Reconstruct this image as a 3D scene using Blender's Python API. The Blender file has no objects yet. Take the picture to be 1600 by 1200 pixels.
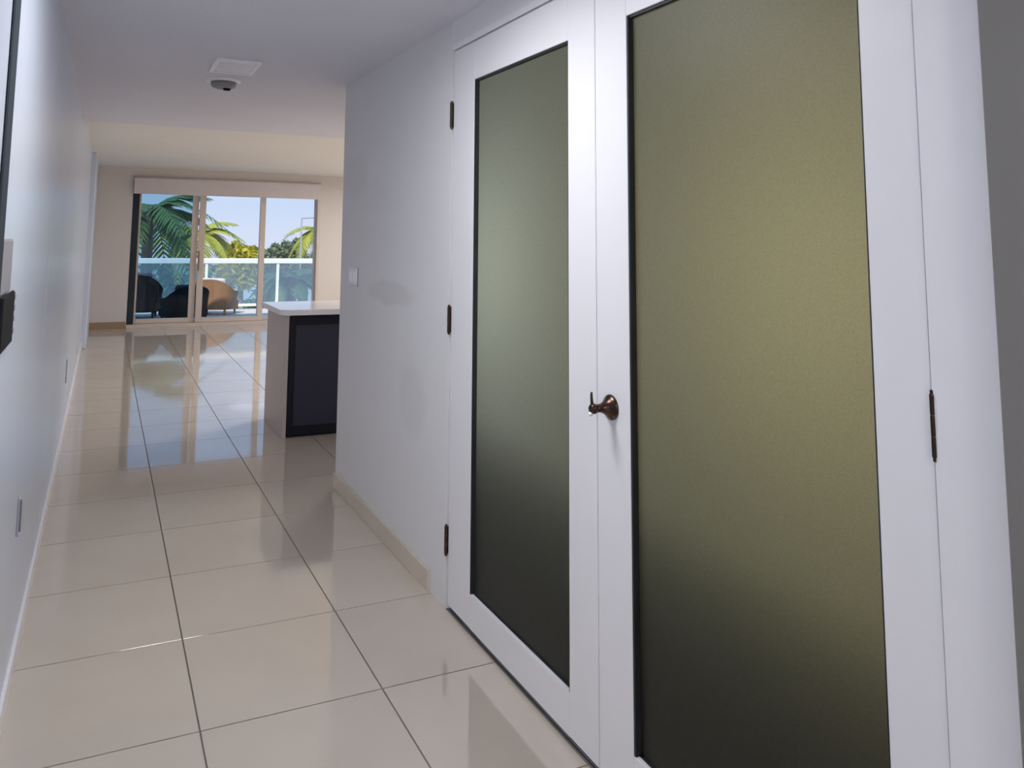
import bpy, bmesh, math, random
from mathutils import Vector, Matrix, Euler
random.seed(7)
PI = math.pi
sc = bpy.context.scene
C = sc.collection

# ------------------------------------------------------------------ camera
cam_d = bpy.data.cameras.new('camera'); cam = bpy.data.objects.new('camera', cam_d); C.objects.link(cam)
cam_d.sensor_fit = 'HORIZONTAL'; cam_d.sensor_width = 36.0
cam_d.lens = 1205.41 / 1600 * 36
cam_d.shift_x = (800 - 701.83) / 1600
cam_d.shift_y = (247.13 - 600) / 1600
cam_d.clip_start = 0.02; cam_d.clip_end = 1000
r_, u_, f_ = (0.913897, -0.405726, 0.013355), (-0.054292, -0.089556, 0.994501), (0.402299, 0.909597, 0.103873)
cam.matrix_world = Matrix(((r_[0], u_[0], -f_[0], 0), (r_[1], u_[1], -f_[1], 0), (r_[2], u_[2], -f_[2], 1.4), (0, 0, 0, 1)))
sc.camera = cam

# ------------------------------------------------------------------ view, world, sun
sc.view_settings.view_transform = 'Standard'; sc.view_settings.look = 'None'
sc.view_settings.gamma = 1; sc.view_settings.use_curve_mapping = False
sc.view_settings.exposure = 0.0
sc.cycles.max_bounces = 10; sc.cycles.diffuse_bounces = 6; sc.cycles.glossy_bounces = 5
sc.cycles.transmission_bounces = 8; sc.cycles.transparent_max_bounces = 16
sc.cycles.sample_clamp_indirect = 6.0; sc.cycles.caustics_refractive = False; sc.cycles.caustics_reflective = False

world = bpy.data.worlds.new('sky'); sc.world = world; world.use_nodes = True
nt = world.node_tree; bg = nt.nodes['Background']
# clear pale sky: whitish blue at the horizon, deeper blue overhead, the same all round
wtc = nt.nodes.new('ShaderNodeTexCoord'); wsx = nt.nodes.new('ShaderNodeSeparateXYZ'); wrp = nt.nodes.new('ShaderNodeValToRGB')
nt.links.new(wtc.outputs['Generated'], wsx.inputs[0]); nt.links.new(wsx.outputs['Z'], wrp.inputs['Fac']); nt.links.new(wrp.outputs['Color'], bg.inputs['Color'])
wrp.color_ramp.elements[0].position = 0.0; wrp.color_ramp.elements[0].color = (.66, .72, .90, 1)
wrp.color_ramp.elements[1].position = .55; wrp.color_ramp.elements[1].color = (.16, .36, .78, 1)
e = wrp.color_ramp.elements.new(.10); e.color = (.50, .65, .92, 1)
bg.inputs['Strength'].default_value = 1.15

sun_d = bpy.data.lights.new('sun', 'SUN'); sun_d.energy = 5.0; sun_d.angle = math.radians(1.0); sun_d.color = (1.0, 0.95, 0.86)
sun = bpy.data.objects.new('sun', sun_d); C.objects.link(sun)
# light travels from high over the building towards the garden
sun.rotation_euler = (math.radians(42), 0, math.radians(-28))

def area(name, loc, size, power, color, rot=(0, 0, 0), shape='DISK'):
    d = bpy.data.lights.new(name, 'AREA'); d.shape = shape; d.size = size; d.energy = power; d.color = color
    o = bpy.data.objects.new(name, d); C.objects.link(o); o.location = loc; o.rotation_euler = rot
    return o

# ------------------------------------------------------------------ dimensions (metres)
XL, XR = -0.202, 1.262          # hallway side walls
HC, LC = 2.287, 2.42            # hallway and living room ceiling
YB = -2.6                       # wall behind the camera
YH = 4.385                      # end of the right hallway wall
YK = 6.68                       # end of the dropped hallway ceiling
YW = 12.686                     # window wall
XE = 4.9                        # far right wall of kitchen and living room
D0, D1, DS, DT = 0.870, 2.822, 1.829, 2.160   # door opening, seam, top

# ------------------------------------------------------------------ materials
def mat(name, col, rough=0.5, metal=0.0, spec=0.5, **kw):
    m = bpy.data.materials.new(name); m.use_nodes = True
    b = m.node_tree.nodes['Principled BSDF']
    b.inputs['Base Color'].default_value = (*col, 1); b.inputs['Roughness'].default_value = rough
    b.inputs['Metallic'].default_value = metal; b.inputs['Specular IOR Level'].default_value = spec
    for k, v in kw.items():
        b.inputs[k.replace('_', ' ')].default_value = v
    return m

def N(m, t, **kw):
    n = m.node_tree.nodes.new(t)
    for k, v in kw.items(): setattr(n, k, v)
    return n

def noise_col(m, c1, c2, scale, detail=4, coord='Object', rough_var=None, bump=0.0, bump_scale=None, random_shift=0.0):
    t = m.node_tree; L = t.links; b = t.nodes['Principled BSDF']
    tc = N(m, 'ShaderNodeTexCoord'); no = N(m, 'ShaderNodeTexNoise')
    no.inputs['Scale'].default_value = scale; no.inputs['Detail'].default_value = detail
    vec = tc.outputs[coord]
    if random_shift:
        oi = N(m, 'ShaderNodeObjectInfo'); va = N(m, 'ShaderNodeVectorMath', operation='ADD'); vs = N(m, 'ShaderNodeVectorMath', operation='SCALE')
        cx = N(m, 'ShaderNodeCombineXYZ')
        for i in range(3): L.new(oi.outputs['Random'], cx.inputs[i])
        L.new(cx.outputs[0], vs.inputs[0]); vs.inputs['Scale'].default_value = random_shift
        L.new(vec, va.inputs[0]); L.new(vs.outputs[0], va.inputs[1]); vec = va.outputs[0]
    L.new(vec, no.inputs['Vector'])
    mx = N(m, 'ShaderNodeMix', data_type='RGBA')
    mx.inputs[6].default_value = (*c1, 1); mx.inputs[7].default_value = (*c2, 1)
    L.new(no.outputs['Fac'], mx.inputs[0]); L.new(mx.outputs[2], b.inputs['Base Color'])
    if rough_var:
        mr = N(m, 'ShaderNodeMapRange'); mr.inputs[3].default_value = rough_var[0]; mr.inputs[4].default_value = rough_var[1]
        L.new(no.outputs['Fac'], mr.inputs[0]); L.new(mr.outputs[0], b.inputs['Roughness'])
    if bump:
        n2 = N(m, 'ShaderNodeTexNoise'); n2.inputs['Scale'].default_value = bump_scale or scale * 6; n2.inputs['Detail'].default_value = 3
        L.new(tc.outputs[coord], n2.inputs['Vector'])
        bp = N(m, 'ShaderNodeBump'); bp.inputs['Strength'].default_value = bump; bp.inputs['Distance'].default_value = 0.004
        L.new(n2.outputs['Fac'], bp.inputs['Height']); L.new(bp.outputs[0], b.inputs['Normal'])
    return mx

M = {}
M['wall'] = mat('wall_paint', (.78, .77, .78), .75, spec=.25)
noise_col(M['wall'], (.76, .75, .76), (.80, .79, .80), 1.2, bump=.12, bump_scale=60)
M['wall_gloss'] = mat('sky_tinted_satin_paint', (.70, .71, .76), .26, spec=.55)
noise_col(M['wall_gloss'], (.58, .635, .75), (.64, .695, .80), 1.5, bump=.10, bump_scale=9)  # blue reflection of the sky put into the wall colour
M['ceil'] = mat('shaded_ceiling_paint', (.66, .65, .70), .85, spec=.2)
noise_col(M['ceil'], (.70, .695, .76), (.77, .76, .82), 1.6, bump=.25, bump_scale=45)  # hallway dimness put into this darker, bluish tone
M['ceil2'] = mat('window_lit_ceiling_paint', (.80, .77, .73), .85, spec=.2)
noise_col(M['ceil2'], (.78, .75, .71), (.82, .80, .76), 1.2)  # lighter, warmer tone carries the window light in the colour
M['den'] = mat('dark_den_lining', (.10, .07, .05), .6); noise_col(M['den'], (.035, .025, .018), (.06, .042, .03), 3)  # dark lining added to steepen the glow behind the frosted glass
M['far'] = mat('window_wall_paint', (.66, .61, .57), .8, spec=.2)
noise_col(M['far'], (.63, .58, .54), (.70, .65, .61), 1.0)
M['taupe'] = mat('shade_taupe', (.30, .285, .27), .7)
noise_col(M['taupe'], (.18, .17, .16), (.24, .225, .215), 2.0)  # darkness of the shaded wall put into the base colour
M['white'] = mat('white_satin_paint', (.84, .83, .86), .35, spec=.5)
noise_col(M['white'], (.82, .81, .84), (.86, .85, .88), 2.0)
M['tile'] = mat('polished_stone_tile', (.6, .56, .53), .09, IOR=2.5)
noise_col(M['tile'], (.51, .445, .375), (.63, .56, .48), 2.2, detail=6, rough_var=(.035, .08), random_shift=40.0)
M['base'] = mat('stone_skirting', (.64, .56, .47), .2)
noise_col(M['base'], (.58, .50, .41), (.70, .62, .53), 5.0)
M['grout'] = mat('grout', (.20, .17, .15), .85); noise_col(M['grout'], (.17, .145, .125), (.23, .20, .18), 20)
M['brown'] = mat('brown_skirting', (.32, .22, .13), .35); noise_col(M['brown'], (.28, .19, .11), (.36, .25, .15), 6)
M['bronze'] = mat('dark_bronze', (.06, .04, .03), .28, metal=1.0); noise_col(M['bronze'], (.045, .03, .025), (.11, .07, .05), 30)
M['black'] = mat('black_plastic', (.012, .012, .014), .75, spec=.2); noise_col(M['black'], (.004, .004, .005), (.008, .008, .010), 20)
M['gasket'] = mat('black_glazing_bead', (.012, .014, .018), .55); noise_col(M['gasket'], (.010, .012, .016), (.02, .022, .026), 20)
M['dark'] = mat('dark_lacquer', (.022, .024, .038), .35, spec=.35); noise_col(M['dark'], (.020, .022, .042), (.030, .033, .058), 3)
M['dark2'] = mat('dark_edge_lacquer', (.008, .009, .018), .5, spec=.2); noise_col(M['dark2'], (.006, .007, .014), (.011, .012, .022), 3)
M['panel'] = mat('pale_end_panel', (.50, .43, .42), .45); noise_col(M['panel'], (.47, .40, .39), (.54, .47, .46), 4)
M['counter'] = mat('white_quartz', (.90, .89, .92), .12); noise_col(M['counter'], (.87, .86, .89), (.92, .91, .94), 8)
M['alu'] = mat('beige_aluminium', (.62, .53, .46), .45); noise_col(M['alu'], (.58, .49, .42), (.66, .57, .50), 3)
M['alu_w'] = mat('pale_grey_frame', (.55, .52, .56), .5); noise_col(M['alu_w'], (.52, .49, .53), (.58, .55, .59), 3)
M['alu_d'] = mat('dark_frame', (.03, .04, .05), .85, spec=.15); noise_col(M['alu_d'], (.025, .035, .045), (.04, .05, .06), 3)
M['shade'] = mat('roller_shade_fabric', (.66, .60, .59), .9); noise_col(M['shade'], (.63, .57, .56), (.69, .63, .62), 8, bump=.1, bump_scale=200)
M['plastic'] = mat('white_plastic', (.80, .80, .84), .4); noise_col(M['plastic'], (.88, .88, .92), (.92, .92, .95), 10)
M['greypl'] = mat('grey_plastic', (.25, .24, .26), .5); noise_col(M['greypl'], (.22, .21, .23), (.28, .27, .29), 10)
M['rail'] = mat('white_powder_coat', (.82, .82, .84), .4); noise_col(M['rail'], (.80, .80, .82), (.85, .85, .87), 3)
M['deck'] = mat('balcony_paving', (.62, .58, .53), .6); noise_col(M['deck'], (.58, .54, .49), (.66, .62, .57), 3)
M['trunk'] = mat('bark', (.24, .19, .14), .9); noise_col(M['trunk'], (.18, .14, .10), (.30, .24, .18), 8)
def leafmat(name, c1, c2, scale=1.5):
    m = mat(name, c1, .5, spec=.3); noise_col(m, c1, c2, scale)
    return m
M['palm_d'] = leafmat('palm_green', (.030, .085, .040), (.12, .20, .06))
M['palm_y'] = leafmat('palm_yellow_green', (.22, .26, .03), (.42, .40, .06))
M['leaf_y'] = leafmat('yellow_leaves', (.36, .34, .02), (.60, .50, .03), .8)
M['leaf_g'] = leafmat('grey_green_leaves', (.10, .15, .08), (.22, .26, .15), .8)
M['leaf_m'] = leafmat('mid_green_leaves', (.06, .16, .05), (.14, .26, .09), .8)
M['ground'] = mat('pale_paving', (.62, .62, .62), .8); noise_col(M['ground'], (.50, .53, .50), (.72, .72, .72), .15)
M['hedge'] = leafmat('hedge_leaves', (.05, .12, .06), (.12, .20, .08), .6)
M['pole'] = mat('grey_steel', (.35, .37, .42), .5); noise_col(M['pole'], (.32, .34, .39), (.38, .40, .45), 3)

# right hallway wall: the same paint with uneven touched-up patches
m = M['wall_r'] = mat('patched_wall_paint', (.78, .77, .78), .7, spec=.3)
mx = noise_col(m, (.76, .755, .77), (.80, .795, .805), 1.2, bump=.10, bump_scale=50)
L = m.node_tree.links; b = m.node_tree.nodes['Principled BSDF']
tc = N(m, 'ShaderNodeTexCoord'); no = N(m, 'ShaderNodeTexNoise'); no.inputs['Scale'].default_value = 5; no.inputs['Detail'].default_value = 5
L.new(tc.outputs['Object'], no.inputs['Vector'])
wob = N(m, 'ShaderNodeVectorMath', operation='SCALE'); wob.inputs['Scale'].default_value = .10
L.new(no.outputs['Color'], wob.inputs[0])
wv = N(m, 'ShaderNodeVectorMath', operation='ADD'); L.new(tc.outputs['Object'], wv.inputs[0]); L.new(wob.outputs[0], wv.inputs[1])
prev = mx.outputs[2]
for (cy, cz, ry, rz, a) in ((3.53, 1.135, .33, .055, .20), (3.23, .69, .16, .15, .13), (4.13, 1.75, .22, .12, .10), (3.9, 1.62, .3, .12, .05)):
    s1 = N(m, 'ShaderNodeVectorMath', operation='SUBTRACT'); s1.inputs[1].default_value = (XR + .05, cy + .05, cz + .05)
    L.new(wv.outputs[0], s1.inputs[0])
    d1 = N(m, 'ShaderNodeVectorMath', operation='MULTIPLY'); d1.inputs[1].default_value = (0, 1 / ry, 1 / rz); L.new(s1.outputs[0], d1.inputs[0])
    le = N(m, 'ShaderNodeVectorMath', operation='LENGTH'); L.new(d1.outputs[0], le.inputs[0])
    mr = N(m, 'ShaderNodeMapRange'); mr.interpolation_type = 'SMOOTHSTEP'
    mr.inputs[1].default_value = 1.25; mr.inputs[2].default_value = .65; mr.inputs[3].default_value = 0; mr.inputs[4].default_value = a
    L.new(le.outputs['Value'], mr.inputs[0])
    mm = N(m, 'ShaderNodeMix', data_type='RGBA'); mm.inputs[7].default_value = (.42, .40, .38, 1)
    L.new(mr.outputs[0], mm.inputs[0]); L.new(prev, mm.inputs[6]); prev = mm.outputs[2]
L.new(prev, b.inputs['Base Color'])

# frosted glass of the doors: light from the room behind scatters through, the face keeps a soft sheen
m = M['frost'] = bpy.data.materials.new('frosted_glass'); m.use_nodes = True
t = m.node_tree; t.nodes.clear(); L = t.links
out = N(m, 'ShaderNodeOutputMaterial'); tr = N(m, 'ShaderNodeBsdfTranslucent'); di = N(m, 'ShaderNodeBsdfDiffuse'); gl = N(m, 'ShaderNodeBsdfGlossy')
tc = N(m, 'ShaderNodeTexCoord'); no = N(m, 'ShaderNodeTexNoise'); no.inputs['Scale'].default_value = 260; no.inputs['Detail'].default_value = 2
L.new(tc.outputs['Object'], no.inputs['Vector'])
bp = N(m, 'ShaderNodeBump'); bp.inputs['Strength'].default_value = .35; bp.inputs['Distance'].default_value = .002
L.new(no.outputs['Fac'], bp.inputs['Height'])
cr = N(m, 'ShaderNodeMix', data_type='RGBA'); cr.inputs[6].default_value = (.50, .47, .36, 1); cr.inputs[7].default_value = (.70, .67, .54, 1)
L.new(no.outputs['Fac'], cr.inputs[0]); L.new(cr.outputs[2], tr.inputs['Color'])
di.inputs['Color'].default_value = (.02, .02, .016, 1)
gl.inputs['Roughness'].default_value = .42; gl.inputs['Color'].default_value = (.9, .92, .95, 1)
L.new(bp.outputs[0], gl.inputs['Normal']); L.new(bp.outputs[0], di.inputs['Normal'])
a1 = N(m, 'ShaderNodeMixShader'); a1.inputs[0].default_value = .45; L.new(tr.outputs[0], a1.inputs[1]); L.new(di.outputs[0], a1.inputs[2])
fr = N(m, 'ShaderNodeFresnel'); fr.inputs['IOR'].default_value = 1.28
a2 = N(m, 'ShaderNodeMixShader'); L.new(fr.outputs[0], a2.inputs[0]); L.new(a1.outputs[0], a2.inputs[1]); L.new(gl.outputs[0], a2.inputs[2])
L.new(a2.outputs[0], out.inputs['Surface'])

def clear_glass(name, tint, refl=.06, haze=None):
    m = bpy.data.materials.new(name); m.use_nodes = True; t = m.node_tree; t.nodes.clear(); L = t.links
    out = N(m, 'ShaderNodeOutputMaterial'); tp = N(m, 'ShaderNodeBsdfTransparent'); tp.inputs['Color'].default_value = (*tint, 1)
    gl = N(m, 'ShaderNodeBsdfGlossy'); gl.inputs['Roughness'].default_value = .02
    mx = N(m, 'ShaderNodeMixShader'); mx.inputs[0].default_value = refl
    base = tp.outputs[0]
    if haze:
        df = N(m, 'ShaderNodeBsdfTranslucent'); df.inputs['Color'].default_value = (*haze[1], 1)
        m2 = N(m, 'ShaderNodeMixShader'); m2.inputs[0].default_value = haze[0]
        L.new(base, m2.inputs[1]); L.new(df.outputs[0], m2.inputs[2]); base = m2.outputs[0]
    L.new(base, mx.inputs[1]); L.new(gl.outputs[0], mx.inputs[2]); L.new(mx.outputs[0], out.inputs['Surface'])
    return m
M['glass_t'] = clear_glass('tinted_glass', (.60, .74, .80), .03)
M['glass_c'] = clear_glass('clear_glass', (.95, .97, .97), .03)
M['glass_r'] = clear_glass('balcony_glass', (.78, .88, .90), .04, (.22, (.97, .98, 1.0)))

m = M['wicker'] = mat('woven_wicker', (.15, .08, .04), .6)
mx = noise_col(m, (.22, .11, .055), (.34, .18, .09), 12)
L = m.node_tree.links; wa = N(m, 'ShaderNodeTexBrick'); tc = N(m, 'ShaderNodeTexCoord')
wa.inputs['Scale'].default_value = 22; L.new(tc.outputs['Object'], wa.inputs['Vector'])
bp = N(m, 'ShaderNodeBump'); bp.inputs['Strength'].default_value = .6; bp.inputs['Distance'].default_value = .01
L.new(wa.outputs['Fac'], bp.inputs['Height']); L.new(bp.outputs[0], m.node_tree.nodes['Principled BSDF'].inputs['Normal'])
M['wicker_d'] = mat('dark_woven_wicker', (.012, .012, .016), .8, spec=.15); noise_col(M['wicker_d'], (.010, .010, .014), (.024, .024, .03), 12, bump=.5, bump_scale=90)
M['cushion'] = mat('dark_cushion_fabric', (.05, .05, .06), .9); noise_col(M['cushion'], (.04, .04, .05), (.07, .07, .08), 10)
M['cushion_g'] = mat('grey_cushion_fabric', (.5, .5, .55), .9); noise_col(M['cushion_g'], (.45, .45, .5), (.56, .56, .6), 10)

# ------------------------------------------------------------------ helpers
def link(name, me, m, parent=None, loc=None):
    o = bpy.data.objects.new(name, me); C.objects.link(o)
    if m is not None and not me.materials: me.materials.append(m)
    if parent is not None: o.parent = parent
    if loc is not None: o.location = loc
    return o

def to_mesh(bm, name, smooth=False):
    bmesh.ops.recalc_face_normals(bm, faces=bm.faces)
    me = bpy.data.meshes.new(name); bm.to_mesh(me); bm.free()
    if smooth:
        for p in me.polygons: p.use_smooth = True
    return me

def addbox(bm, x0, x1, y0, y1, z0, z1, bev=0.0):
    vs = [bm.verts.new((x, y, z)) for x in (x0, x1) for y in (y0, y1) for z in (z0, z1)]
    fs = [bm.faces.new([vs[i] for i in q]) for q in ((0, 1, 3, 2), (4, 6, 7, 5), (0, 4, 5, 1), (2, 3, 7, 6), (0, 2, 6, 4), (1, 5, 7, 3))]
    if bev:
        es = set(e for f in fs for e in f.edges)
        bmesh.ops.bevel(bm, geom=list(es), offset=bev, segments=1, affect='EDGES', profile=.5)

def box(name, dims, m, parent=None, bev=0.0):
    bm = bmesh.new(); addbox(bm, *dims, bev=bev)
    return link(name, to_mesh(bm, name), m, parent)

def boxes(name, lst, m, parent=None, bev=0.0):
    bm = bmesh.new()
    for d in lst: addbox(bm, *d, bev=bev)
    return link(name, to_mesh(bm, name), m, parent)

def lathe(bm, prof, seg=24, mtx=Matrix.Identity(4)):
    rings = []
    for (r, z) in prof:
        if r < 1e-6: rings.append([bm.verts.new(mtx @ Vector((0, 0, z)))])
        else: rings.append([bm.verts.new(mtx @ Vector((r * math.cos(2 * PI * k / seg), r * math.sin(2 * PI * k / seg), z))) for k in range(seg)])
    for a, b2 in zip(rings, rings[1:]):
        for k in range(seg):
            k2 = (k + 1) % seg
            if len(a) == 1 and len(b2) == 1: continue
            if len(a) == 1: bm.faces.new((a[0], b2[k], b2[k2]))
            elif len(b2) == 1: bm.faces.new((a[k], b2[0], a[k2]))
            else: bm.faces.new((a[k], b2[k], b2[k2], a[k2]))

def tube(bm, pts, radii, seg=8):
    rings = []
    n = len(pts)
    for i, p in enumerate(pts):
        p = Vector(p); d = (Vector(pts[min(i + 1, n - 1)]) - Vector(pts[max(i - 1, 0)])).normalized()
        a = d.cross(Vector((0, 0, 1)))
        if a.length < 1e-3: a = Vector((1, 0, 0))
        a.normalize(); b2 = d.cross(a)
        r = radii[i] if isinstance(radii, (list, tuple)) else radii
        rings.append([bm.verts.new(p + r * (math.cos(2 * PI * k / seg) * a + math.sin(2 * PI * k / seg) * b2)) for k in range(seg)])
    for a, b2 in zip(rings, rings[1:]):
        for k in range(seg): bm.faces.new((a[k], b2[k], b2[(k + 1) % seg], a[(k + 1) % seg]))
    bm.faces.new(rings[0]); bm.faces.new(rings[-1][::-1])

def tag(o, label=None, cat=None, group=None, kind=None):
    if label: o['label'] = label
    if cat: o['category'] = cat
    if group: o['group'] = group
    if kind: o['kind'] = kind
    return o

def struct(o, label, cat): return tag(o, label, cat, kind='structure')

def thing(name, loc, label, cat, group=None, kind=None):
    o = bpy.data.objects.new(name, None); C.objects.link(o); o.location = loc; o.empty_display_size = .1
    return tag(o, label, cat, group, kind)

# ------------------------------------------------------------------ floor: bed with one object per tile
T = 0.5456; TX0 = 0.3228; TY0 = 2.4244; G = 0.0025
bm = bmesh.new()
addbox(bm, XL - .1, XR + .02, YB, YH + .02, -.06, -.005)
addbox(bm, XL - .1, XE, YH + .02, YW, -.06, -.005)
floor = link('floor', to_mesh(bm, 'floor'), M['grout'])
struct(floor, 'polished beige stone tile floor running down the hallway to the window', 'floor')
tile_cache = {}
def tile(x0, x1, y0, y1):
    w, d = round(x1 - x0, 4), round(y1 - y0, 4)
    if w < .02 or d < .02: return
    if (w, d) not in tile_cache:
        bm = bmesh.new(); h, e = .006, .0002
        lo = [bm.verts.new(p) for p in ((0, 0, -h), (w, 0, -h), (w, d, -h), (0, d, -h))]
        mi = [bm.verts.new(p) for p in ((0, 0, -e), (w, 0, -e), (w, d, -e), (0, d, -e))]
        hi = [bm.verts.new(p) for p in ((e, e, 0), (w - e, e, 0), (w - e, d - e, 0), (e, d - e, 0))]
        bm.faces.new(hi)
        for k in range(4):
            k2 = (k + 1) % 4
            bm.faces.new((lo[k], lo[k2], mi[k2], mi[k])); bm.faces.new((mi[k], mi[k2], hi[k2], hi[k]))
        tile_cache[(w, d)] = to_mesh(bm, 'tile'); tile_cache[(w, d)].materials.append(M['tile'])
    link('tile', tile_cache[(w, d)], None, floor, (x0, y0, 0))
for i in range(-2, 10):
    for j in range(-10, 21):
        x0, x1 = TX0 + i * T + G, TX0 + (i + 1) * T - G
        y0, y1 = TY0 + j * T + G, TY0 + (j + 1) * T - G
        x0 = max(x0, XL); y0 = max(y0, YB); y1 = min(y1, YW)
        x1 = min(x1, XE)
        if y1 <= y0 or x1 <= x0: continue
        if y1 < YH + .1:
            x1 = min(x1, XR)
            tile(x0, x1, y0, y1)
        else: tile(x0, x1, y0, y1)

# ------------------------------------------------------------------ walls and ceilings
struct(box('wall_left', (XL - .12, XL, YB, 10.6, 0, LC), M['wall_gloss']), 'long satin white hallway wall at the left with blue sky sheen put into its colour', 'wall')
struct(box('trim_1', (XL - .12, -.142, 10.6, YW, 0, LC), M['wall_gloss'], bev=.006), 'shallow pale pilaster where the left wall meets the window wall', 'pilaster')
WR = [(XR, XR + .12, 2.85, YH, 0, HC), (XR, XR + .12, D0 - .03, 2.85, DT + .03, HC), (XR, XR + .12, YB, D0 - .03, 0, HC)]
struct(boxes('wall_right', WR, M['wall_r']), 'white right hallway wall with darker touched-up paint patches', 'wall')
struct(box('trim_2', (1.232, XR + .02, .20, .746, 0, HC - .002), M['taupe'], bev=.004), 'upright pilaster at the extreme right edge, its shade put into the taupe colour', 'pilaster')
struct(box('wall_back', (XL - .12, XR + .12, YB - .12, YB, 0, HC), M['wall']), 'white wall closing the hallway behind the viewer', 'wall')
struct(boxes('ceiling', [(XL - .12, XR + .13, YB - .12, YH - .12, HC, LC + .12), (XL - .12, XE + .12, YH - .12, YK, HC, LC + .12)], M['ceil']), 'grey white dropped ceiling over the hallway, shade put into its colour', 'ceiling')
boxes_c = [(XL - .12, XE + .12, YK, YW + .14, LC, LC + .12)]
struct(boxes('ceiling_living', boxes_c, M['ceil2']), 'cream ceiling of the living room, window light put into its colour', 'ceiling')
struct(box('wall_kitchen', (XR + .12, XE + .12, YH - .12, YH, 0, HC), M['wall']), 'white kitchen wall behind the end of the hallway wall', 'wall')
struct(box('wall_living', (XE, XE + .12, YH, YW, 0, LC), M['wall']), 'white side wall of the living room to the right', 'wall')
WX0, WX1, WZ1 = .36, 3.27, 2.30
struct(boxes('wall_far', [(XL - .12, WX0, YW, YW + .14, 0, LC), (WX1, XE + .12, YW, YW + .14, 0, LC), (WX0, WX1, YW, YW + .14, WZ1, LC)], M['far']),
       'warm grey end wall around the sliding glass doors', 'wall')
# skirtings
struct(box('baseboard_right', (XR - .012, XR, 2.985, YH + .004, 0, .082), M['base'], bev=.002), 'beige stone skirting along the right hallway wall', 'baseboard')
struct(box('baseboard_left', (XL, XL + .012, YB, 10.6, 0, .085), M['white'], bev=.002), 'white painted skirting along the left hallway wall', 'baseboard')
struct(boxes('baseboard_far', [(-.142, WX0 - .01, YW - .015, YW, 0, .10), (WX1 + .02, XE, YW - .015, YW, 0, .10)], M['brown'], bev=.002), 'brown skirting below the window wall', 'baseboard')

struct(box('trim_7', (XR - .0015, XR + .05, D1 + .006, 2.985, 0, HC - .004), M['wall_r']), 'white flush jamb strip between the right wall and the door hinges', 'door frame')
# room behind the frosted doors (invented den; two lights added for the glow)
struct(boxes('wall_den', [(2.9, 3.0, -.2, 4.26, 0, HC), (XR + .12, 3.0, -.3, -.2, 0, HC), (XR + .12, 3.0, 4.16, 4.26, 0, HC),
                          (XR + .121, 3.0, -.3, 4.26, -.06, -.001), (XR + .131, 3.0, -.3, 4.26, HC, HC + .1)], M['den']), 'invented dark den behind the frosted double doors', 'wall')
den = bpy.data.lights.new('den_glow_light', 'POINT'); den.energy = 68; den.color = (.97, .97, .80); den.shadow_soft_size = .30  # unseen light added to make the nearer pane glow
deno = bpy.data.objects.new('den_glow_light', den); C.objects.link(deno); deno.location = (1.90, 1.08, 1.36)
den2 = bpy.data.lights.new('den_cool_glow_light', 'POINT'); den2.energy = 125; den2.color = (.62, .76, 1.0); den2.shadow_soft_size = .30  # cool unseen light added to brighten the farther pane
den2o = bpy.data.objects.new('den_cool_glow_light', den2); C.objects.link(den2o); den2o.location = (1.90, 2.55, 1.32)

sb = thing('light_blocker', (1.55, 1.75, 0), 'low dark box added behind the frosted doors to shade their lower panes', 'light_blocker')  # unseen box added to keep light off the lower panes
sbp = [box('top', (1.53, 1.75, .45, 3.05, .84, .87), M['den'], sb, bev=.003), box('body', (1.55, 1.73, .50, 3.0, .06, .838), M['den'], sb)]
for lx in (1.56, 1.69):
    for ly in (.52, 2.95): sbp.append(box('leg', (lx, lx + .03, ly, ly + .03, 0, .06), M['den'], sb))
for o_ in sbp: o_.data.transform(Matrix.Translation((-1.55, -1.75, 0)))

# ------------------------------------------------------------------ frosted double doors
struct(boxes('trim_3', [(XR + .0, XR + .05, D0 - .03, D0 - .0005, 0, DT + .03), (XR + .0, XR + .05, D0 - .0005, D1 + .006, DT + .006, DT + .03),
                        (XR - .0012, XR + .004, .746, D0 - .0005, 0, HC - .004)], M['white']), 'white painted frame around the frosted double doors', 'door frame')
DX0, DX1 = XR + .002, XR + .042
struct(boxes('trim_8', [(DX1 + .002, DX1 + .02, D1 - .016, D1 + .02, 0, DT + .03), (DX1 + .002, DX1 + .02, D0 - .02, D0 + .016, 0, DT + .03),
                        (DX1 + .002, DX1 + .02, D0 + .016, D1 - .016, DT - .016, DT + .03)], M['white']), 'white door stop added behind the frosted doors to block den light', 'door frame')  # added to stop den light leaking through the door gaps
def hinge(parent, y, z, label=None, rr=.0068, ox=.005):
    bm = bmesh.new()
    for k in range(3):
        lathe(bm, [(0, -.0168), (rr * .88, -.0168), (rr, -.0152), (rr, .0152), (rr * .88, .0168), (0, .0168)], 12, Matrix.Translation((XR - ox, y, z + (k - 1) * .034)))
    for s in (-1, 1):
        lathe(bm, [(0, -.004), (rr * .7, -.003), (rr * .7, .003), (0, .004)], 10, Matrix.Translation((XR - ox, y, z + s * .054)))
    addbox(bm, XR - ox, XR + .02, y - .001, y + .001, z - .05, z + .05)
    o = link('hinge', to_mesh(bm, 'hinge'), M['bronze'], parent)
    if label: o['label'] = label
    return o
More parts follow.
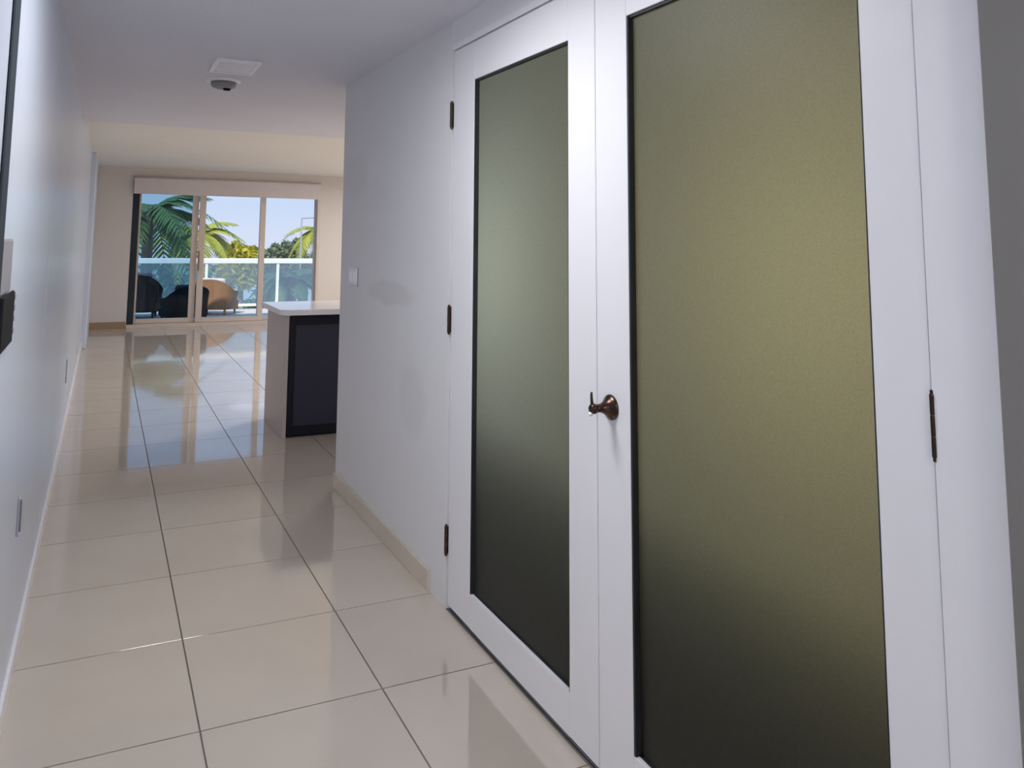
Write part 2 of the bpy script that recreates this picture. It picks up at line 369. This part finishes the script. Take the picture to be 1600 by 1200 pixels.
def leaf(name, label, y0, y1, g0, g1, hinge_y, rr=.0068, ox=.005):
    root = thing(name, (DX0, (y0 + y1) / 2, 0), label, 'door', kind='structure')
    off = Matrix.Translation((-DX0, -(y0 + y1) / 2, 0))
    ch = []
    zb, zt, g_lo, g_hi = .018, DT, .135, 2.010
    ch.append(box('stile', (DX0, DX1, y0, g0, zb, zt), M['white'], root, bev=.002))
    ch.append(box('stile', (DX0, DX1, g1, y1, zb, zt), M['white'], root, bev=.002))
    ch.append(box('bottom_rail', (DX0, DX1, g0, g1, zb, g_lo), M['white'], root, bev=.001))
    ch.append(box('top_rail', (DX0, DX1, g0, g1, g_hi, zt), M['white'], root, bev=.001))
    q = .007
    ch.append(boxes('glazing_bead', [(DX0 + .001, DX0 + .022, g0, g0 + q * .3, g_lo, g_hi), (DX0 + .001, DX0 + .022, g1 - q, g1, g_lo, g_hi),
                                     (DX0 + .006, DX0 + .022, g0, g1, g_hi - q, g_hi), (DX0 + .012, DX0 + .022, g0, g1, g_lo, g_lo + q * .3)], M['gasket'], root))
    ch[-1]['label'] = 'thin black bead around the glass'
    sw_ = box('gap_blocker', (DX0 + .012, DX1 - .004, y0, y1, .002, .0185), M['gasket'], root); sw_['label'] = 'black strip added under the door to keep its gap dark'; ch.append(sw_)  # strip added to block den light and darken the floor gap
    gp = box('glass_pane', (DX0 + .018, DX0 + .024, g0 - .005, g1 + .005, g_lo - .005, g_hi + .005), M['frost'], root); ch.append(gp)
    gp['label'] = 'olive grey frosted glass'
    for hz in (1.898, 1.083, .252): ch.append(hinge(root, hinge_y, hz + (.022 if rr < .005 else 0), 'dark bronze hinge', rr, ox))
    for c in ch: c.data.transform(off)
    return root, off
d1, off1 = leaf('door_1', 'farther white door leaf with grey frosted glass, hinged beside the wall patches', DS + .0015, D1 - .004, 1.972, 2.626, D1 + .002)
d2, off2 = leaf('door_2', 'nearer white door leaf with tall olive frosted glass and bronze handle', D0 + .001, DS - .0015, .978, 1.681, D0, .0038, .001)
ast = box('seam_blocker', (DX1, DX1 + .012, DS - .02, DS + .02, .02, DT - .02), M['white'], d2); ast.data.transform(off2)  # strip added to block den light at the meeting seam
# handle on the nearer leaf
RX = Matrix.Translation((DX0, 1.763, .957)) @ Matrix.Rotation(-PI / 2, 4, 'Y')   # local z points into the hallway
bm = bmesh.new(); lathe(bm, [(0, 0), (.033, 0), (.0335, .003), (.031, .007), (.026, .011), (.021, .016), (.0165, .023), (.0125, .031), (.0105, .040), (.0105, .050), (0, .050)], 32, RX)
h = link('door_handle', to_mesh(bm, 'door_handle', True), M['bronze'], d2); h['label'] = 'dark bronze door handle with flared rosette'
bm = bmesh.new()
lathe(bm, [(0, .048), (.0115, .048), (.0135, .053), (.0135, .060), (.010, .066), (0, .067)], 24, RX)
tube(bm, [(DX0 - .058, 1.763, .955), (DX0 - .059, 1.766, .968), (DX0 - .060, 1.767, .985), (DX0 - .060, 1.767, 1.000)], [.006, .0045, .0035, .003], 10)
k = link('thumb_lever', to_mesh(bm, 'thumb_lever', True), M['bronze'], h)
bm = bmesh.new(); lathe(bm, [(0, -.006), (.005, -.004), (.007, 0), (.005, .004), (0, .006)], 16, Matrix.Translation((DX0 - .066, 1.763, .944)))
k2 = link('finial', to_mesh(bm, 'finial', True), M['plastic'], h); k2['label'] = 'small pale button on the handle'
for c in (h, k, k2): c.data.transform(off2)
# keyhole mark on the glass
# ------------------------------------------------------------------ left wall fittings
def rel(root, objs):
    mt = Matrix.Translation(-root.location)
    for o in objs: o.data.transform(mt)
lp = thing('wall_intercom', (XL, 2.06, 1.13), 'small black intercom box with grey cap on the left wall at the photo edge', 'intercom')
ic = [box('body', (XL, XL + .010, 1.93, 2.17, 1.135, 1.262), M['black'], lp, bev=.005),
      box('cap', (XL, XL + .006, 1.90, 2.09, 1.264, 1.385), M['greypl'], lp, bev=.004)]
bt = [box('button', (XL, XL + .004, 2.25, 2.275, z, z + .012), M['greypl'], lp, bev=.001) for z in (1.148, 1.178, 1.205, 1.232)]
rel(lp, ic + bt)
struct(box('trim_4', (XL, XL + .006, 1.80, 1.90, .0, HC - .002), M['alu_d'], bev=.003), 'dark door jamb on the left wall at the photo edge', 'door frame')
lh = thing('wall_latch', (XL, 2.83, .465), 'narrow grey metal latch plate low on the left wall', 'latch')
rel(lh, [box('plate', (XL, XL + .006, 2.815, 2.85, .465, .58), M['pole'], lh, bev=.002), box('pin', (XL + .006, XL + .012, 2.826, 2.839, .475, .57), M['greypl'], lh, bev=.002)])
struct(box('trim_5', (XL, XL + .0025, 3.475, 3.487, .95, 1.39), M['alu_w'], bev=.001), 'thin grey upright strip on the left wall', 'strip')
struct(box('trim_6', (XL, XL + .006, 6.25, 6.30, .34, .50), M['pole'], bev=.002), 'tiny grey bracket low on the left wall near the living room', 'bracket')

# ------------------------------------------------------------------ switch on the right wall
sw = thing('light_switch', (XR, 4.12, 1.187), 'white light switch plate near the end of the right wall', 'switch')
parts = [box('plate', (XR - .010, XR, 4.055, 4.20, 1.140, 1.234), M['plastic'], sw, bev=.003),
         box('rocker', (XR - .016, XR - .009, 4.080, 4.118, 1.158, 1.216), M['plastic'], sw, bev=.002),
         box('rocker', (XR - .016, XR - .009, 4.138, 4.176, 1.158, 1.216), M['plastic'], sw, bev=.002),
         box('plate_shadow', (XR - .004, XR, 4.040, 4.056, 1.138, 1.236), M['pole'], sw)]  # grey strip drawn as the side shadow of the plate
rel(sw, parts)

# ------------------------------------------------------------------ ceiling fittings
v = thing('air_vent', (.57, 4.09, HC), 'white rectangular ceiling air vent', 'vent')
vp = [boxes('frame', [(.46, .69, 3.93, 3.955, HC - .012, HC), (.46, .69, 4.235, 4.26, HC - .012, HC), (.46, .485, 3.955, 4.235, HC - .012, HC), (.665, .69, 3.955, 4.235, HC - .012, HC)], M['plastic'], v, bev=.003)]
for k in range(7):
    y = 3.968 + k * .038
    vp.append(box('slat', (.485, .665, y, y + .026, HC - .010, HC - .005), M['plastic'], v, bev=.001))
rel(v, vp)
sd = thing('smoke_detector', (.575, 4.52, HC), 'round grey detector on the ceiling beside the vent', 'smoke detector')
bm = bmesh.new(); lathe(bm, [(0, -.012), (.085, -.012), (.095, -.008), (.097, 0), (0, 0)], 32); link('base', to_mesh(bm, 'base'), M['plastic'], sd)
bm = bmesh.new(); lathe(bm, [(0, -.046), (.045, -.046), (.062, -.040), (.070, -.028), (.072, -.012), (0, -.012)], 32); link('housing', to_mesh(bm, 'housing', True), M['greypl'], sd)
bm = bmesh.new(); lathe(bm, [(0, -.056), (.020, -.055), (.022, -.046), (0, -.046)], 16, Matrix.Translation((.02, .0, 0))); link('sensor', to_mesh(bm, 'sensor', True), M['black'], sd)

# unseen fill lights added to brighten the hallway, kitchen and living room
def added_fill_light(x, y, z, rad, power, col, label):
    t = thing('added_fill_light', (x, y, z), label, 'fill light', 'unseen added fill lights')
    bm = bmesh.new(); lathe(bm, [(rad, 0), (rad + .02, 0), (rad + .02, -.03), (rad + .005, -.035), (rad, -.03), (rad, 0)], 32)
    link('ring', to_mesh(bm, 'ring'), M['plastic'], t)
    area('fill_lamp', (x, y, z - .012), rad * 2, power, col)
added_fill_light(.45, 2.0, HC, .25, 20, (.97, .98, 1.0), 'unseen fill light added over the double doors')
added_fill_light(3.2, 7.4, LC, .50, 78, (1.0, .97, .94), 'unseen fill light added over the kitchen')
added_fill_light(4.2, 10.6, LC, .40, 50, (1.0, .97, .95), 'unseen fill light added in the living room')
gp = thing('fill_globe', (.53, -1.0, HC), 'unseen globe light added behind the viewer to fill the hallway', 'pendant lamp')  # unseen globe, added as fill from behind
bm = bmesh.new(); tube(bm, [(0, 0, -.30), (0, 0, -.02)], .006, 8); lathe(bm, [(0, -.02), (.05, -.02), (.055, 0), (0, 0)], 20); link('stem', to_mesh(bm, 'stem'), M['bronze'], gp)
gd = bpy.data.lights.new('fill_globe_light', 'POINT'); gd.energy = 27; gd.color = (1.0, .98, .95); gd.shadow_soft_size = .14
go = bpy.data.objects.new('fill_globe_light', gd); C.objects.link(go); go.location = (.53, -1.0, HC - .44)

# ------------------------------------------------------------------ kitchen peninsula
kc = thing('base_cabinet', (1.75, 5.87, 0), 'dark fronted kitchen base cabinet with a pale end panel', 'cabinet')
kp = [box('carcass', (1.23, 2.45, 5.56, 6.17, .0, .838), M['dark2'], kc),
      box('end_panel', (1.198, 1.229, 5.535, 6.18, 0, .846), M['panel'], kc, bev=.002)]
kp[1]['label'] = 'pale pinkish grey end panel'
for (a, b2, nm) in ((1.231, 1.80, 'door'), (1.804, 2.44, 'door')):
    dr = boxes(nm, [(a, a + .045, 5.528, 5.56, .012, .838), (b2 - .045, b2, 5.528, 5.56, .012, .838), (a + .045, b2 - .045, 5.528, 5.56, .775, .838), (a + .045, b2 - .045, 5.528, 5.56, .012, .075)], M['dark2'], kc, bev=.002)
    dr['label'] = 'near black framed cabinet front'
    pn = box('door_panel', (a + .043, b2 - .043, 5.538, 5.558, .073, .777), M['dark'], dr, bev=.002)
    kp += [dr, pn]
rel(kc, kp)
bm = bmesh.new()
pl = [(1.155, 6.22), (1.155, 5.56)]
for k in range(0, 7): a = PI + k * (PI / 2) / 6; pl.append((1.215 + .06 * math.cos(a), 5.545 + .06 * math.sin(a)))
pl += [(1.45, 5.478), (1.7, 5.48), (2.5, 5.49), (2.5, 6.22)]
lo = [bm.verts.new((x, y, .848)) for x, y in pl]; hi = [bm.verts.new((x, y, .886)) for x, y in pl]
bm.faces.new(lo[::-1]); bm.faces.new(hi)
for k in range(len(pl)): k2 = (k + 1) % len(pl); bm.faces.new((lo[k], lo[k2], hi[k2], hi[k]))
bmesh.ops.bevel(bm, geom=[e for e in bm.edges if abs(e.verts[0].co.z - e.verts[1].co.z) < 1e-5], offset=.004, segments=2, affect='EDGES')
tag(link('countertop', to_mesh(bm, 'countertop'), M['counter']), 'white countertop with rounded corner on the dark kitchen cabinet', 'countertop')

# ------------------------------------------------------------------ sliding glass doors
win = thing('window_1', (1.8, YW, 0), 'three panel sliding glass door to the balcony with beige frames', 'sliding door', kind='structure')
wp = []
wp.append(boxes('frame', [(WX0, WX1, YW - .01, YW + .13, 2.26, WZ1), (WX1 - .05, WX1, YW - .01, YW + .13, .0, 2.26), (WX0, WX1, YW - .02, YW + .13, -.003, .055)], M['alu'], win, bev=.004))
wp.append(box('dark_jamb', (WX0, .455, YW - .005, YW + .13, .055, 2.26), M['alu_d'], win, bev=.004)); wp[-1]['label'] = 'dark upright jamb'
def sash(x0, x1, yy, st0, st1, mfr, mgl):
    z0, z1 = .058, 2.258
    s = boxes('sash', [(x0, x0 + st0, yy, yy + .04, z0, z1), (x1 - st1, x1, yy, yy + .04, z0, z1), (x0 + st0, x1 - st1, yy, yy + .04, z0, z0 + .07), (x0 + st0, x1 - st1, yy, yy + .04, z1 - .07, z1)], mfr, win, bev=.003)
    p = box('pane', (x0 + st0 - .01, x1 - st1 + .01, yy + .017, yy + .023, z0 + .06, z1 - .06), mgl, s)
    wp.extend([s, p])
sash(.456, 1.335, YW + .075, .03, .095, M['alu'], M['glass_t'])
sash(1.345, 2.375, YW + .028, .095, .085, M['alu'], M['glass_c'])
sash(2.29, 3.22, YW + .075, .085, .03, M['alu_w'], M['glass_c'])
pm = box('door_pull', (1.352, 1.372, YW + .006, YW + .03, .85, 1.15), M['brown'], win, bev=.003); wp.append(pm)
rel(win, wp)
rs = thing('roller_shade', (1.8, YW - .06, 2.30), 'pale grey roller shade drawn a little way down over the sliding doors', 'roller shade')
bm = bmesh.new(); tube(bm, [(.36, YW - .05, 2.255), (3.26, YW - .05, 2.255)], .03, 16)
sp = [link('tube', to_mesh(bm, 'tube', True), M['shade'], rs), box('fabric', (.365, 3.25, YW - .082, YW - .079, 2.04, 2.255), M['shade'], rs),
      box('hem_bar', (.365, 3.25, YW - .086, YW - .075, 2.018, 2.042), M['shade'], rs, bev=.002)]
rel(rs, sp)

# ------------------------------------------------------------------ balcony
struct(box('floor_balcony', (-2.5, 7.5, YW + .14, 15.95, -.3, -.04), M['deck']), 'pale paved balcony floor outside the sliding doors', 'balcony')
rr = thing('balcony_railing', (2.5, 15.75, -.04), 'white balcony railing with blue tinted glass panels', 'railing')
RY = 15.75
rp = [box('top_rail', (-2.4, 7.4, RY - .04, RY + .05, .855, .958), M['rail'], rr, bev=.01), box('bottom_rail', (-2.4, 7.4, RY - .02, RY + .03, .02, .07), M['rail'], rr, bev=.004)]
for k in range(8):
    x = -2.3 + k * 1.38
    rp.append(box('post', (x - .025, x + .025, RY - .025, RY + .025, -.04, .86), M['rail'], rr, bev=.003))
    if k < 7: rp.append(box('glass_panel', (x + .03, x + 1.35, RY - .006, RY + .006, .075, .85), M['glass_r'], rr))
rel(rr, rp)

def tub_chair(name, loc, rz, mw, mc, label, s=1.0):
    t = thing(name, loc, label, 'armchair', 'wicker chairs on the balcony'); t.rotation_euler = (0, 0, rz); t.scale = (s, s, s)
    # wrap-round shell: arc plan, high at the back (local -y is the front)
    bm = bmesh.new(); n = 28; rw, rd, th = .46, .40, .05; cols = []
    for k in range(n + 1):
        a = math.radians(-30 + 240 * k / n); c, s_ = math.cos(a), math.sin(a)
        hz = .50 + .26 * max(0, s_) ** 1.2
        f = abs(c) ** .7 * (1 if c >= 0 else -1); g = abs(s_) ** .7 * (1 if s_ >= 0 else -1)
        cols.append([bm.verts.new((f * rw * kx, g * rd * kx, z)) for kx, z in ((.92, .12), (1.02, hz), (1.0 - th / rw * 1.6, hz), (.84, .12))])
    for a, b2 in zip(cols, cols[1:]):
        for q in range(4): bm.faces.new((a[q], b2[q], b2[(q + 1) % 4], a[(q + 1) % 4]))
    bm.faces.new(cols[0]); bm.faces.new(cols[-1][::-1])
    link('shell', to_mesh(bm, 'shell', False), mw, t)
    bm = bmesh.new(); addbox(bm, -.40, .40, -.36, .30, .12, .30, bev=.03); link('seat_base', to_mesh(bm, 'seat_base'), mw, t)
    bm = bmesh.new(); addbox(bm, -.36, .36, -.36, .24, .302, .42, bev=.04); link('seat_cushion', to_mesh(bm, 'seat_cushion'), mc, t)
    bm = bmesh.new(); addbox(bm, -.30, .30, .14, .26, .40, .78, bev=.04); link('back_cushion', to_mesh(bm, 'back_cushion'), mc, t)
    for sx in (-1, 1):
        for sy in (-1, 1):
            bm = bmesh.new(); lathe(bm, [(0, 0), (.018, 0), (.025, .13), (0, .13)], 10, Matrix.Translation((sx * .34, sy * .28, 0))); link('leg', to_mesh(bm, 'leg'), mw, t)
    return t
tub_chair('wicker_armchair', (.52, 14.65, -.04), math.radians(172), M['wicker_d'], M['cushion'], 'dark wicker armchair at the left end of the balcony')
tub_chair('wicker_armchair', (1.27, 13.72, -.04), math.radians(200), M['wicker_d'], M['cushion'], 'dark wicker armchair partly behind the wide beige window stile', .8)
tub_chair('wicker_armchair', (1.93, 15.0, -.04), math.radians(150), M['wicker'], M['cushion_g'], 'brown wicker armchair with pale cushions right of the wide window stile', .85)

# ------------------------------------------------------------------ garden beyond
GZ = -7.0
struct(box('ground', (-60, 90, 16.5, 200, GZ - .5, GZ), M['ground']), 'pale paved garden ground far below the balcony', 'ground')
def frond(bm, length, droop, width, rnd, n=22):
    pts = []
    for k in range(n + 1):
        s = k / n; pts.append(Vector((length * s * (1 - .18 * droop * s), 0, length * (.42 * s - (.42 + .55 * droop) * s * s))))
    tube(bm, pts[::3] + ([pts[-1]] if n % 3 else []), [max(.006, .03 * (1 - i / 8)) for i in range(len(pts[::3]) + (1 if n % 3 else 0))], 5)
    for k in range(2, n + 1):
        s = k / n; p = pts[k]; d = (pts[k] - pts[k - 1]).normalized()
        w = width * math.sin(PI * (.12 + .86 * s)) ** .7
        for sd_ in (-1, 1):
            tip = p + Vector((d.x * w * .55, sd_ * w * .85, d.z * w * .55 - w * (.35 + rnd.random() * .25)))
            a = p - d * .035; b2 = p + d * .035
            mid = (p + tip) / 2 + Vector((0, 0, .05 * w))
            va, vb, vm1, vm2, vt = [bm.verts.new(q) for q in (a, b2, mid - d * .04, mid + d * .04, tip)]
            bm.faces.new((va, vb, vm2, vm1)); bm.faces.new((vm1, vm2, vt))
def palm(loc, crown, length, nf, leaf, label, seed, lean=0.0):
    rnd = random.Random(seed)
    t = thing('palm_tree', (loc[0], loc[1], GZ), label, 'palm tree', 'palms beyond the balcony')
    hz = crown - GZ
    bm = bmesh.new(); pts = [(lean * (1 - (k / 8)) ** 2, 0, hz * k / 8) for k in range(9)]
    tube(bm, pts, [.20 - .08 * k / 8 for k in range(9)], 10); link('trunk', to_mesh(bm, 'trunk', True), M['trunk'], t)
    for v_ in range(4):
        pass
    variants = []
    for v_ in range(4):
        bm = bmesh.new(); frond(bm, length * (.85 + .1 * v_), .7 + .35 * v_, length * .30, rnd)
        me = bpy.data.meshes.new('frond'); bm.to_mesh(me); bm.free(); me.materials.append(leaf); variants.append(me)
    for k in range(nf):
        o = link('frond', variants[k % 4], None, t, (0, 0, hz))
        tilt = -.75 + 1.15 * ((k * 7) % nf) / nf
        o.rotation_euler = (rnd.uniform(-.2, .2), tilt, 2 * PI * k / nf * 1.618 + rnd.uniform(-.2, .2))
def tree(name, loc, z0, z1, rad, leaf, label, seed, n=1500, ls=.22, flat=1.0):
    rnd = random.Random(seed)
    t = thing(name, (loc[0], loc[1], GZ), label, 'tree', 'trees beyond the balcony')
    cz = (z0 + z1) / 2 - GZ; hz = (z1 - z0) / 2
    bm = bmesh.new(); tube(bm, [(0, 0, 0), (.1, 0, cz * .5), (0, 0, cz)], [.2, .15, .08], 8); 
    for k in range(4):
        a = k * PI / 2 + .4; tube(bm, [(0, 0, cz - hz * .8), (rad * .5 * math.cos(a), rad * .5 * math.sin(a), cz + hz * .2)], [.08, .03], 6)
    link('trunk', to_mesh(bm, 'trunk', True), M['trunk'], t)
    bm = bmesh.new()
    blobs = [(rnd.uniform(-.6, .6) * rad, rnd.uniform(-.6, .6) * rad, rnd.uniform(-.5, .55) * hz, rnd.uniform(.35, .55)) for k in range(9)] + [(0, 0, 0, .7)]
    for k in range(n):
        bx, by, bz, br = blobs[k % len(blobs)]
        d = Vector((rnd.gauss(0, 1), rnd.gauss(0, 1), rnd.gauss(0, 1))).normalized() * rnd.uniform(.75, 1.0)
        p = Vector((bx + d.x * br * rad, by + d.y * br * rad, cz + bz + d.z * br * hz))
        e = Euler((rnd.uniform(-1, 1), rnd.uniform(-1, 1), rnd.uniform(0, 6.28))).to_matrix()
        l = ls * rnd.uniform(.7, 1.3)
        vs = [bm.verts.new(p + e @ Vector(q)) for q in ((-l, 0, 0), (0, -l * .4, .04), (l, 0, 0), (0, l * .4, .04))]
        bm.faces.new(vs)
    me = bpy.data.meshes.new('crown'); bm.to_mesh(me); bm.free(); link('crown', me, leaf, t)
palm((.90, 19.2), 1.80, 1.75, 19, M['palm_d'], 'large dark green palm behind the left window panel', 1, .4)
palm((2.55, 24.5), 1.35, 1.5, 15, M['palm_y'], 'yellow green palm just right of the wide window stile', 2, .3)
palm((8.7, 34.0), 1.55, 1.6, 16, M['palm_y'], 'small pale palm at the right end of the window', 3, .3)
palm((4.75, 22.0), .15, 1.1, 18, M['palm_d'], 'low green palm seen through the balcony glass above the countertop', 4, .2)
tree('leafy_tree', (4.75, 30), -.6, 1.15, .85, M['leaf_y'], 'round yellow leaved tree above the balcony rail', 5, 1800, .16)
tree('leafy_tree', (7.3, 40), -1.5, 1.05, 1.2, M['leaf_g'], 'grey green tree just right of the narrow window stile', 6, 1500, .2)
tree('leafy_tree', (8.9, 42), -1.5, 1.7, 1.1, M['leaf_g'], 'tall grey green tree in the middle of the right panel', 7, 1500, .2)
tree('leafy_tree', (10.6, 44), -1.5, .95, 1.3, M['leaf_g'], 'low grey green tree toward the right of the window', 8, 1500, .2)
tree('leafy_tree', (.3, 30), -3, .9, 1.8, M['leaf_m'], 'mid green tree behind the dark palm', 9, 1800, .25)
tree('leafy_tree', (3.0, 33), -3, .5, 1.7, M['leaf_m'], 'mid green tree behind the yellow green palm', 10, 1800, .25)
tree('leafy_tree', (6.6, 34), -4.2, -.6, 1.6, M['leaf_m'], 'green tree below the rail behind the balcony glass', 11, 1500, .25)
sl = thing('street_lamp', (7.0, 30, GZ), 'thin grey lamp post with a straight arm in the right panel', 'street lamp')
bm = bmesh.new(); tube(bm, [(0, 0, 0), (0, 0, 2.12 - GZ)], [.06, .03], 8); link('pole', to_mesh(bm, 'pole'), M['pole'], sl)
bm = bmesh.new(); tube(bm, [(0, 0, 2.12 - GZ), (.9, 0, 2.19 - GZ)], .03, 8); link('arm', to_mesh(bm, 'arm'), M['pole'], sl)
